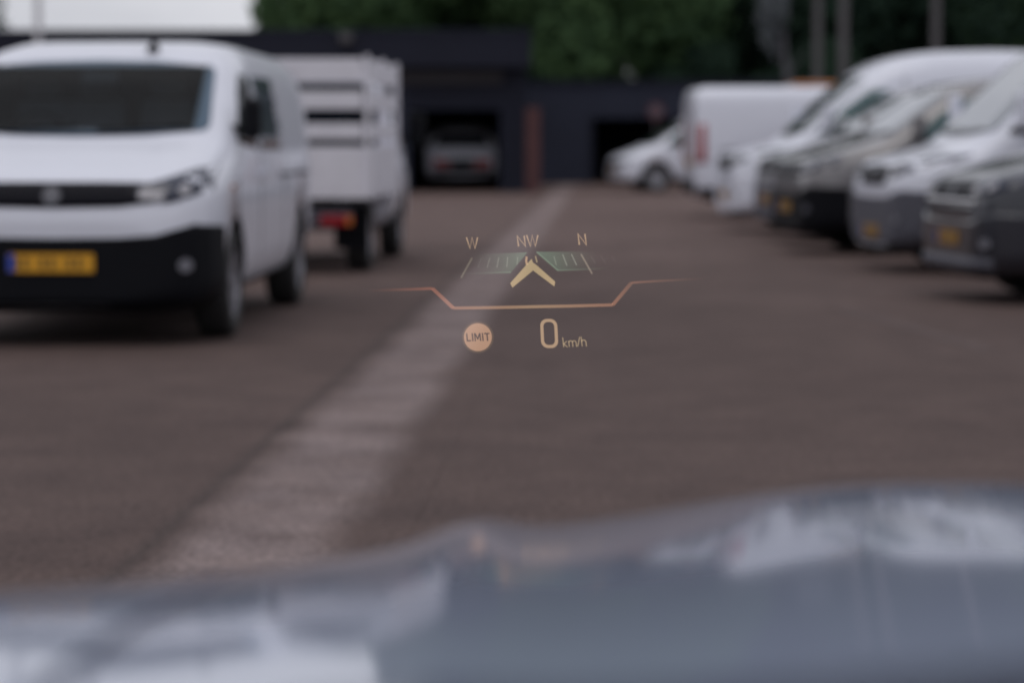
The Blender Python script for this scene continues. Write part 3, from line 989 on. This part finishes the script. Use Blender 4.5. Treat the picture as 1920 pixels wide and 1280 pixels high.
def tree(x, y, h, ci, m, label, sc=1.0, rz=0.0, cz=None):
    t = empty('tree', (x, y, 0), rz)
    bm = bmesh.new()
    tube(bm, (0, 0, 0), (.1, .05, h * .35), .26, .2, 10)
    tube(bm, (.1, .05, h * .34), (0, .1, h * .75), .2, .07, 8)
    for k in range(5):
        a = k * 1.3 + rz
        tube(bm, (.08, .05, h * (.3 + .07 * k)), (1.9 * math.cos(a), 1.9 * math.sin(a), h * (.5 + .08 * k)), .1, .03, 6)
    link('trunk', bm, bark, t)
    c = link('crown', crown_variant(ci, m), None, t)
    c.location = (0, 0, (cz if cz else h * .58))
    c.scale = (sc, sc, sc)
    tag(t, label, 'tree', 'trees behind the buildings')
tree(-3.9, 86, 11, 0, leaf_mid, 'leftmost broad tree whose crown edge meets the pale sky', 1.0, .3)
tree(2.3, 84, 11.5, 1, leaf_mid, 'mid green tree rising just right of the workshop corner', 1.05, 1.4)
tree(7.6, 90, 12, 2, leaf_dark, 'dark tree directly behind the pale thin tree', 1.1, 2.2)
tree(12.2, 87, 11.5, 0, leaf_dark, 'dark tree behind the pair of grey lamp posts', 1.05, 3.6)
tree(17.2, 88, 11.5, 1, leaf_mid, 'rightmost lighter green tree in the top right corner', 1.05, .8)
tree(-.6, 96, 16, 2, leaf_dark, 'tall dark tree behind the left broad tree', 1.4, 4.0)
tree(5.2, 99, 18, 0, leaf_dark, 'tall dark tree in the second line above the doorway', 1.55, 5.0)
tree(10.6, 100, 18, 1, leaf_dark, 'tall dark tree in the second line left of the lamp posts', 1.55, 2.8)
tree(16.4, 101, 18, 2, leaf_dark, 'tall dark tree in the second line, farthest right', 1.6, 1.1)
tree(22.5, 94, 13, 0, leaf_dark, 'dark tree at the right end of the tree line', 1.2, 2.0)
tree(-17.6, 78, 7.5, 1, leaf_dark, 'dark tree at the far left edge beside the workshop roof', .62, 2.4)
# low hedge line between hall and trees: dense evergreen shrubs
for i, x in enumerate((-2.5, 1.5, 5.5, 9.5, 13.5, 17.5)):
    t = empty('evergreen_shrub', (x, 82.3 + (i % 2) * .6, 0), i * 1.1)
    tubeo('stem', (0, 0, 0), (.1, 0, 1.6), .09, bark, t, .05, 8)
    c = link('foliage', crown_variant(i % 3, leaf_dark), None, t)
    c.location = (0, 0, 2.2); c.scale = (.62, .3, .44)
    lab = ['leftmost', 'second from left', 'third from left', 'third from right', 'second from right', 'rightmost'][i]
    tag(t, 'dense dark shrub behind the storage hall, %s of six' % lab, 'shrub', 'shrubs behind the storage hall')
# the pale thin tree
pt = empty('pale_tree', (at(1462, 68), 68, 0))
bm = bmesh.new()
tube(bm, (.2, 0, 0), (.2, 0, 2.6), .11, .09, 10)
tube(bm, (.2, 0, 2.55), (-.2, 0, 5.4), .09, .03, 8)
for k in range(5):
    a = k * 1.26
    tube(bm, (.1 - .06 * k, 0, 2.7 + .4 * k), (.1 + .55 * math.cos(a) - .1 * k, .5 * math.sin(a), 3.5 + .45 * k), .035, .012, 6)
link('trunk', bm, palebark, pt)
cm = crown_mesh('crown', 340, .55, 1.35, .24, 21, 10)
link('crown', cm, leaf_pale, pt).location = (-.22, 0, 4.3)
tag(pt, 'thin pale-leaved tree with light trunk before the dark trees', 'tree')

# ------------------------------------------------------------------ the photographer's own car: bonnet, wings, nose, cowl
CX = .40
own = empty('own_car', (CX, 2.0, 0))
tag(own, 'blue-grey metallic car bonnet across the bottom of the view', 'car')
YN = 2.86
yk = np.linspace(.80, YN, 207)
slope = np.interp(yk, [.8, 1.2, 1.5, 1.7, 2.0, 2.2, 2.35, 2.45, 2.54, 2.64, 2.73, 2.79, 2.83, YN], [-.040, -.048, -.062, -.069, -.075, -.081, -.096, -.125, -.165, -.27, -.48, -.9, -1.6, -2.8])
zk = np.concatenate([[0], np.cumsum((slope[1:] + slope[:-1]) / 2 * np.diff(yk))])
zk += .926 - np.interp(2.5, yk, zk)
LA = np.linspace(0, 1.0, 201)
lat = np.interp(LA, [0, .08, .16, .24, .32, .40, .46, .54, .62, .72, .80, .86, .90, .92], [0, .0015, .010, .024, .038, .049, .057, .072, .088, .098, .107, .121, .150, .21])
kw = np.hanning(33)[1:-1]; kw /= kw.sum()
lat = np.convolve(np.pad(lat, 15, mode='edge'), kw, mode='valid')
lat = lat - lat[0] - .0165 * np.exp(-((LA - .435) / .045) ** 2)      # the soft crease
def wrap(x): return .34 * max(0, abs(x - CX) - .35) ** 2
def bz(x, y):
    a = abs(x - CX)
    yy = min(YN, y + wrap(x))
    u = max(0, 2.5 - y)
    f = 1.0 - .92 * u + .33 * u * u      # the shoulders rise towards the scuttle
    return float(np.interp(yy, yk, zk)) - f * float(np.interp(a, LA, lat)) - .10 * max(0, a - .62) * (max(y, 1.5) - 2.35)
def bonnet_grid(x0, x1, ya, yb, nx, ny):
    bm = bmesh.new()
    g = []
    for i in range(nx + 1):
        x = x0 + (x1 - x0) * i / nx
        y0, y1 = ya(x), yb(x)
        g.append([bm.verts.new((x - CX, y0 + (y1 - y0) * (1 - (1 - j / ny) ** 1.4) - 2.0, bz(x, y0 + (y1 - y0) * (1 - (1 - j / ny) ** 1.4)))) for j in range(ny + 1)])
    for i in range(nx):
        for j in range(ny):
            bm.faces.new((g[i][j], g[i + 1][j], g[i + 1][j + 1], g[i][j + 1]))
    be = [e for e in bm.edges if e.is_boundary]
    r = bmesh.ops.extrude_edge_only(bm, edges=be)
    for v in r['geom']:
        if isinstance(v, bmesh.types.BMVert): v.co.z -= .025
    bmesh.ops.recalc_face_normals(bm, faces=bm.faces)
    if sum(f.normal.z * f.calc_area() for f in bm.faces) < 0:
        bmesh.ops.reverse_faces(bm, faces=bm.faces)
    return bm
rear = lambda x: 1.05 - .22 * (x - CX) ** 2
front = lambda x: YN - .005 - wrap(x)
o = link('bonnet', bonnet_grid(CX - .62, CX + .62, rear, front, 140, 90), paint, own, True)
def sharp(o):
    for p in o.data.polygons: p.use_smooth = abs(p.normal.z) > .15
sharp(o)
for s in (-1, 1):
    xs = sorted((CX + s * .626, CX + s * .915))
    o = link('wing', bonnet_grid(xs[0], xs[1], lambda x: .70, front, 40, 80), paint, own, True)
    sharp(o)
    # wing side down to the sill, arched over the wheel
    bm = bmesh.new()
    cols = []
    for j in range(41):
        y = .70 + (front(CX + .915) - .70) * j / 40
        zt_ = bz(CX + .915, y) - .01
        dx = abs(y - 1.95)
        zb_ = .36 + math.sqrt(max(0, .42 ** 2 - dx * dx)) if dx < .42 else .25
        zb_ = min(zb_, zt_ - .04)
        cols.append([bm.verts.new((s * (.915 + .025 * math.sin(math.pi * t)), y - 2.0, zt_ + (zb_ - zt_) * t)) for t in (0, .25, .5, .75, 1)])
    for a, b in zip(cols[:-1], cols[1:]):
        for k in range(4): bm.faces.new((a[k], a[k + 1], b[k + 1], b[k]))
    link('wing_side', bm, paint, own, True)
    add_wheel(own, s * .82, -.05, .36, .22)
    w = [c for c in own.children if c.name.startswith('wheel')][-1]
    w.rotation_euler = (0, 0, -math.pi / 2 if s > 0 else math.pi / 2)
# front bumper: follows the nose in plan, falls from the bonnet lip
bm = bmesh.new()
cols = []
for i in range(61):
    x = CX - .915 + 1.83 * i / 60
    yf, zf = front(x), bz(x, front(x))
    cols.append([bm.verts.new((x - CX, yf + dy - 2.0, zf * k + (1 - k) * .22)) for k, dy in ((.985, .004), (.85, .035), (.6, .06), (.4, .07), (.2, .05), (0, -.04))])
for a, b in zip(cols[:-1], cols[1:]):
    for k in range(5): bm.faces.new((a[k], b[k], b[k + 1], a[k + 1]))
link('front_bumper', bm, paint, own, True)
boxo('grille', -.45, .45, .85, .935, .46, .62, gloss, own, .01)
for s in (-1, 1):
    boxo('headlight', *sorted((s * .52, s * .82)), .74, .84, .56, .66, lampglass, own, .02)
# cowl: black plastic scuttle between bonnet and windscreen foot
bm = bmesh.new()
g = []
for i in range(41):
    x = CX - .70 + 1.40 * i / 40
    y1 = rear(x) - .006
    g.append([bm.verts.new((x - CX, y - 2.0, z)) for y, z in ((y1, bz(x, y1) - .012), (y1 - .02, bz(x, y1) + .004), (y1 - .12, bz(x, y1) + .018), (y1 - .26, bz(x, y1) + .07))])
for a, b in zip(g[:-1], g[1:]):
    for k in range(3): bm.faces.new((a[k], b[k], b[k + 1], a[k + 1]))
bmesh.ops.recalc_face_normals(bm, faces=bm.faces)
link('cowl_panel', bm, plastic, own, True)

# ------------------------------------------------------------------ the head-up display: light at its image distance ahead of the bonnet
hm = bpy.data.materials.new('display_light')
hm.use_nodes = True
t = hm.node_tree
t.nodes.clear()
out = t.nodes.new('ShaderNodeOutputMaterial')
ad = t.nodes.new('ShaderNodeAddShader')
em = t.nodes.new('ShaderNodeEmission')
em.inputs['Strength'].default_value = 1.1
tp = t.nodes.new('ShaderNodeBsdfTransparent')
at_ = t.nodes.new('ShaderNodeAttribute')
at_.attribute_name = 'glow'
t.links.new(at_.outputs['Color'], em.inputs['Color'])
t.links.new(em.outputs[0], ad.inputs[0])
t.links.new(tp.outputs[0], ad.inputs[1])
t.links.new(ad.outputs[0], out.inputs['Surface'])
hm.cycles.emission_sampling = 'NONE'
HU, HV = 990, 550
PX = HUD_D / 5000
q = Matrix.Rotation(R(90) - PITCH, 3, 'X')
hud = empty('head_up_display')
hud.location = Vector((0, 0, EYE)) + q @ Vector(((HU - 960) * PX, (640 - HV) * PX, -HUD_D))
hud.rotation_euler = (R(90) - PITCH, 0, 0)
tag(hud, 'glowing head-up display with compass, speed zero and limit disc above the road', 'display')
CREAM = (.34, .225, .125)
layer = [0]
def glow(name, polys, cols, parent=hud):
    """polys: lists of (x, y) in display units; cols: one colour, or a function of (x, y)"""
    layer[0] += 1
    zz = layer[0] * 2e-5
    V, F, C = [], [], []
    for p in polys:
        b = len(V)
        for x, y in p:
            V.append(((x - HU) * PX, (HV - y) * PX, zz))
            C.append(cols(x, y) if callable(cols) else cols)
        F.append(list(range(b, b + len(p))))
    me = bpy.data.meshes.new(name)
    me.from_pydata(V, [], F)
    a = me.color_attributes.new('glow', 'FLOAT_COLOR', 'POINT')
    for i, c in enumerate(C): a.data[i].color = (*c, 1)
    return link(name, me, hm, parent)
def stroke(pts, w, w1=None):
    """a mitred polyline of width w as quads"""
    P = [Vector(p) for p in pts]
    w1 = w if w1 is None else w1
    n = len(P)
    Ls, Rs = [], []
    for i in range(n):
        a = (P[i] - P[i - 1]).normalized() if i else (P[1] - P[0]).normalized()
        b = (P[i + 1] - P[i]).normalized() if i < n - 1 else a
        na, nb = Vector((-a.y, a.x)), Vector((-b.y, b.x))
        m = (na + nb)
        m = m / max(.35, m.dot(na)) if m.length > 1e-6 else na
        k = (w + (w1 - w) * i / (n - 1)) / 2
        if m.length > 2.2: m = m.normalized() * 2.2
        Ls.append(P[i] + m * k); Rs.append(P[i] - m * k)
    return [[tuple(Ls[i]), tuple(Ls[i + 1]), tuple(Rs[i + 1]), tuple(Rs[i])] for i in range(n - 1)]
def letter(paths, x0, y0, x1, y1, w, shear=0.0):
    out = []
    for p in paths:
        pts = [(x0 + u * (x1 - x0) + shear * (v - .5) * (y1 - y0), y0 + v * (y1 - y0)) for u, v in p]
        out += stroke(pts, w)
    return out
Wp = [[(0, 0), (.28, 1), (.5, 0), (.72, 1), (1, 0)]]
Np = [[(0, 1), (0, 0), (1, 1), (1, 0)]]
glow('compass_letter', letter(Wp, 875, 445, 896, 466, 2.6, .04), CREAM)
glow('compass_letter', letter(Np, 971, 442, 984, 462, 2.6, .13), CREAM)
glow('compass_letter', letter(Wp, 988, 441, 1009, 462, 2.6, .06), CREAM)
glow('compass_letter', letter(Np, 1085, 438.5, 1098, 459, 3.0, .13), CREAM)
# direction arrow and its two dashes
glow('direction_arrow', [[(997, 485), (999, 492), (999.5, 507), (961, 539), (956.5, 531)], [(999, 492), (1006, 497), (1041, 528), (1039.5, 537), (999.5, 507)]],
     lambda x, y: (.31, .235, .115) if y < 510 else (.36, .26, .13))
glow('arrow_dash', stroke([(987.5, 481), (986.5, 489), (988, 496)], 4.0), (.34, .21, .11))
glow('arrow_dash', stroke([(1004, 480), (1007, 492)], 2.6), (.24, .19, .10))
# green bands fading outwards
def gl(x, y):
    t = max(0, min(1, (x - 880) / 105)); return tuple(c * (t ** 1.6) * 1.0 for c in (.055, .10, .066))
def gr_(x, y):
    t = max(0, min(1, (1125 - x) / 105)); return tuple(c * (t ** 1.6) for c in (.05, .10, .066))
polys = []
for i in range(12):
    a0, a1 = i / 12, (i + 1) / 12
    L0, L1 = (880 + (989 - 880) * a0, 477 - 4 * a0), (880 + (989 - 880) * a1, 477 - 4 * a1)
    B0, B1 = (870 + (958 - 870) * a0, 513 - 2 * a0), (870 + (958 - 870) * a1, 513 - 2 * a1)
    polys.append([L0, L1, B1, B0])
glow('compass_band', polys, gl)
polys = []
for i in range(12):
    a0, a1 = i / 12, (i + 1) / 12
    L0, L1 = (1006 + 119 * a0, 472 - .5 * a0), (1006 + 119 * a1, 472 - .5 * a1)
    B0, B1 = (1046 + 80 * a0, 507 - 3 * a0), (1046 + 80 * a1, 507 - 3 * a1)
    polys.append([L0, L1, B1, B0])
glow('compass_band', polys, gr_)
GE = (.065, .105, .07)
glow('band_edge', stroke([(1006, 472.5), (1046, 507)], 3), GE)
glow('band_edge', stroke([(1046, 507), (1075, 506), (1110, 504.5), (1145, 502.5)], 3), lambda x, y: tuple(c * .7 * max(0, (1145 - x) / 100) for c in GE))
glow('band_edge', stroke([(868, 513), (900, 512.5), (930, 511.5), (958, 510.5)], 3), lambda x, y: tuple(c * .7 * max(0, (x - 866) / 95) for c in GE))
def zt7(x, y): return (780 + x / 4.795, 400 + y / 4.795)
def tick(a, b, w, c): glow('tick_mark', stroke([zt7(*a), zt7(*b)], w), c)
for a, b, k in (((590, 400), (555, 490), .03), ((665, 398), (640, 487), .07), ((745, 395), (727, 487), .09), ((825, 393), (816, 482), .10), ((915, 390), (908, 462), .08),
                ((1240, 385), (1262, 467), .08), ((1318, 368), (1357, 470), .13), ((1397, 366), (1444, 466), .13), ((1572, 382), (1612, 450), .025), ((1662, 380), (1702, 448), .02), ((1760, 385), (1795, 437), .015)):
    tick(a, b, 2.0, (k, k * 1.02, k * .85))
tick((505, 400), (405, 580), 3.2, (.09, .08, .055))
tick((1483, 366), (1585, 545), 3.0, (.14, .115, .085))
# the orange frame line
ORG, PCH = (.235, .085, .04), (.26, .135, .07)
def fade_l(x, y): return tuple(c * max(0, min(1, (x - 690) / 122)) ** 1.4 for c in (.15, .045, .022))
def fade_r(x, y): return tuple(c * max(0, min(1, (1325 - x) / 140)) ** 1.4 for c in (.13, .055, .03))
glow('frame_line', stroke([(690, 544.5), (730, 543.5), (770, 542.3), (811, 540.8)], 5), fade_l)
glow('frame_line', stroke([(811, 540.8), (850, 577.5)], 6.6), lambda x, y: (.17, .055, .03) if y < 555 else (.23, .095, .055))
glow('frame_line', stroke([(850, 577.5), (925, 576.5), (1000, 575), (1075, 573.5), (1149, 571.5)], 5.6), lambda x, y: tuple(e + (b - e) * max(0, 1 - abs(x - 1000) / 150) for e, b in ((.20, .25), (.09, .155), (.05, .08))))
glow('frame_line', stroke([(1149, 571.5), (1184, 530)], 6.6), lambda x, y: (.20, .085, .045) if y > 555 else (.10, .045, .025))
glow('frame_line', stroke([(1184, 530), (1230, 527), (1280, 524.3), (1325, 522)], 4), fade_r)

# filled shapes with openings: flat curves turned into meshes
def filled(name, loops, col, parent=hud):
    layer[0] += 1
    cu = bpy.data.curves.new(name, 'CURVE')
    cu.dimensions = '2D'
    cu.fill_mode = 'BOTH'
    for lp in loops:
        s = cu.splines.new('POLY')
        s.points.add(len(lp) - 1)
        for i, (x, y) in enumerate(lp): s.points[i].co = ((x - HU) * PX * 100, (HV - y) * PX * 100, 0, 1)
        s.use_cyclic_u = True
    tmp = bpy.data.objects.new('tmp', cu)
    COL.objects.link(tmp)
    dg = bpy.context.evaluated_depsgraph_get()
    dg.update()
    me = bpy.data.meshes.new_from_object(tmp.evaluated_get(dg))
    bpy.data.objects.remove(tmp, do_unlink=True)
    me.transform(Matrix.Translation((0, 0, layer[0] * 2e-5)) @ Matrix.Diagonal((.01, .01, 0, 1)))
    a = me.color_attributes.new('glow', 'FLOAT_COLOR', 'POINT')
    for i in range(len(me.vertices)): a.data[i].color = (*col, 1)
    return link(name, me, hm, parent)
def circ(x, y, r, n=48): return [(x + r * math.cos(i * 2 * math.pi / n), y + r * math.sin(i * 2 * math.pi / n)) for i in range(n)]
def lim(loop): return [(874.5 + u + .10 * (v - 7.5), 624.3 + v - (u - 21) * .022) for u, v in loop]
T, Hh = 2.3, 15.0
Ll = [(0, 0), (T, 0), (T, Hh - T), (8, Hh - T), (8, Hh), (0, Hh)]
def I_(x): return [(x, 0), (x + T, 0), (x + T, Hh), (x, Hh)]
Mm = [(15, Hh), (15, 0), (17.6, 0), (21, 8.4), (24.4, 0), (27, 0), (27, Hh), (24.8, Hh), (24.8, 5), (21.9, 12), (20.1, 12), (17.2, 5), (17.2, Hh)]
Tt = [(34, 0), (44, 0), (44, T), (40.2, T), (40.2, Hh), (37.8, Hh), (37.8, T), (34, T)]
filled('limit_disc', [circ(896, 632, 26.3)] + [lim(l) for l in (Ll, I_(10.4), Mm, I_(29.5), Tt)], (.345, .195, .115))
filled('limit_ring', [circ(896, 632, 29.5), circ(896, 632, 27.4)], (.06, .04, .02))
def rr_(cx, cy, hw, hh, r, n=8):
    o = []
    for k, (sx, sy) in enumerate(((1, 1), (-1, 1), (-1, -1), (1, -1))):
        for j in range(n + 1):
            a = (k + j / n) * math.pi / 2
            o.append((cx + sx * (hw - r) + r * math.cos(a), cy + sy * (hh - r) + r * math.sin(a)))
    return [(x + .05 * (y - cy), y) for x, y in o]
filled('speed_digit', [rr_(1029.7, 625, 16, 27.2, 13), rr_(1029.7, 625, 10.2, 21.6, 8.5)], (.34, .225, .13))
kp = [[(0, 0), (0, 1)], [(1, .38), (.1, .66), (1, 1)]]
mp_ = [[(0, 1), (0, .38)], [(0, .5), (.15, .38), (.4, .38), (.5, .5), (.5, 1)], [(.5, .5), (.65, .38), (.85, .38), (1, .5), (1, 1)]]
sl = [[(1, 0), (0, 1)]]
hp_ = [[(0, 0), (0, 1)], [(0, .52), (.25, .36), (.75, .36), (1, .52), (1, 1)]]
UC = (.27, .20, .11)
for paths, x0, x1, y0 in ((kp, 1056, 1063, 632.5), (mp_, 1066.5, 1080, 632), (sl, 1082, 1088, 631.5), (hp_, 1090.5, 1098.5, 631)):
    glow('unit_letter', letter(paths, x0, y0, x1, y0 + 18, 1.9, .12), UC)
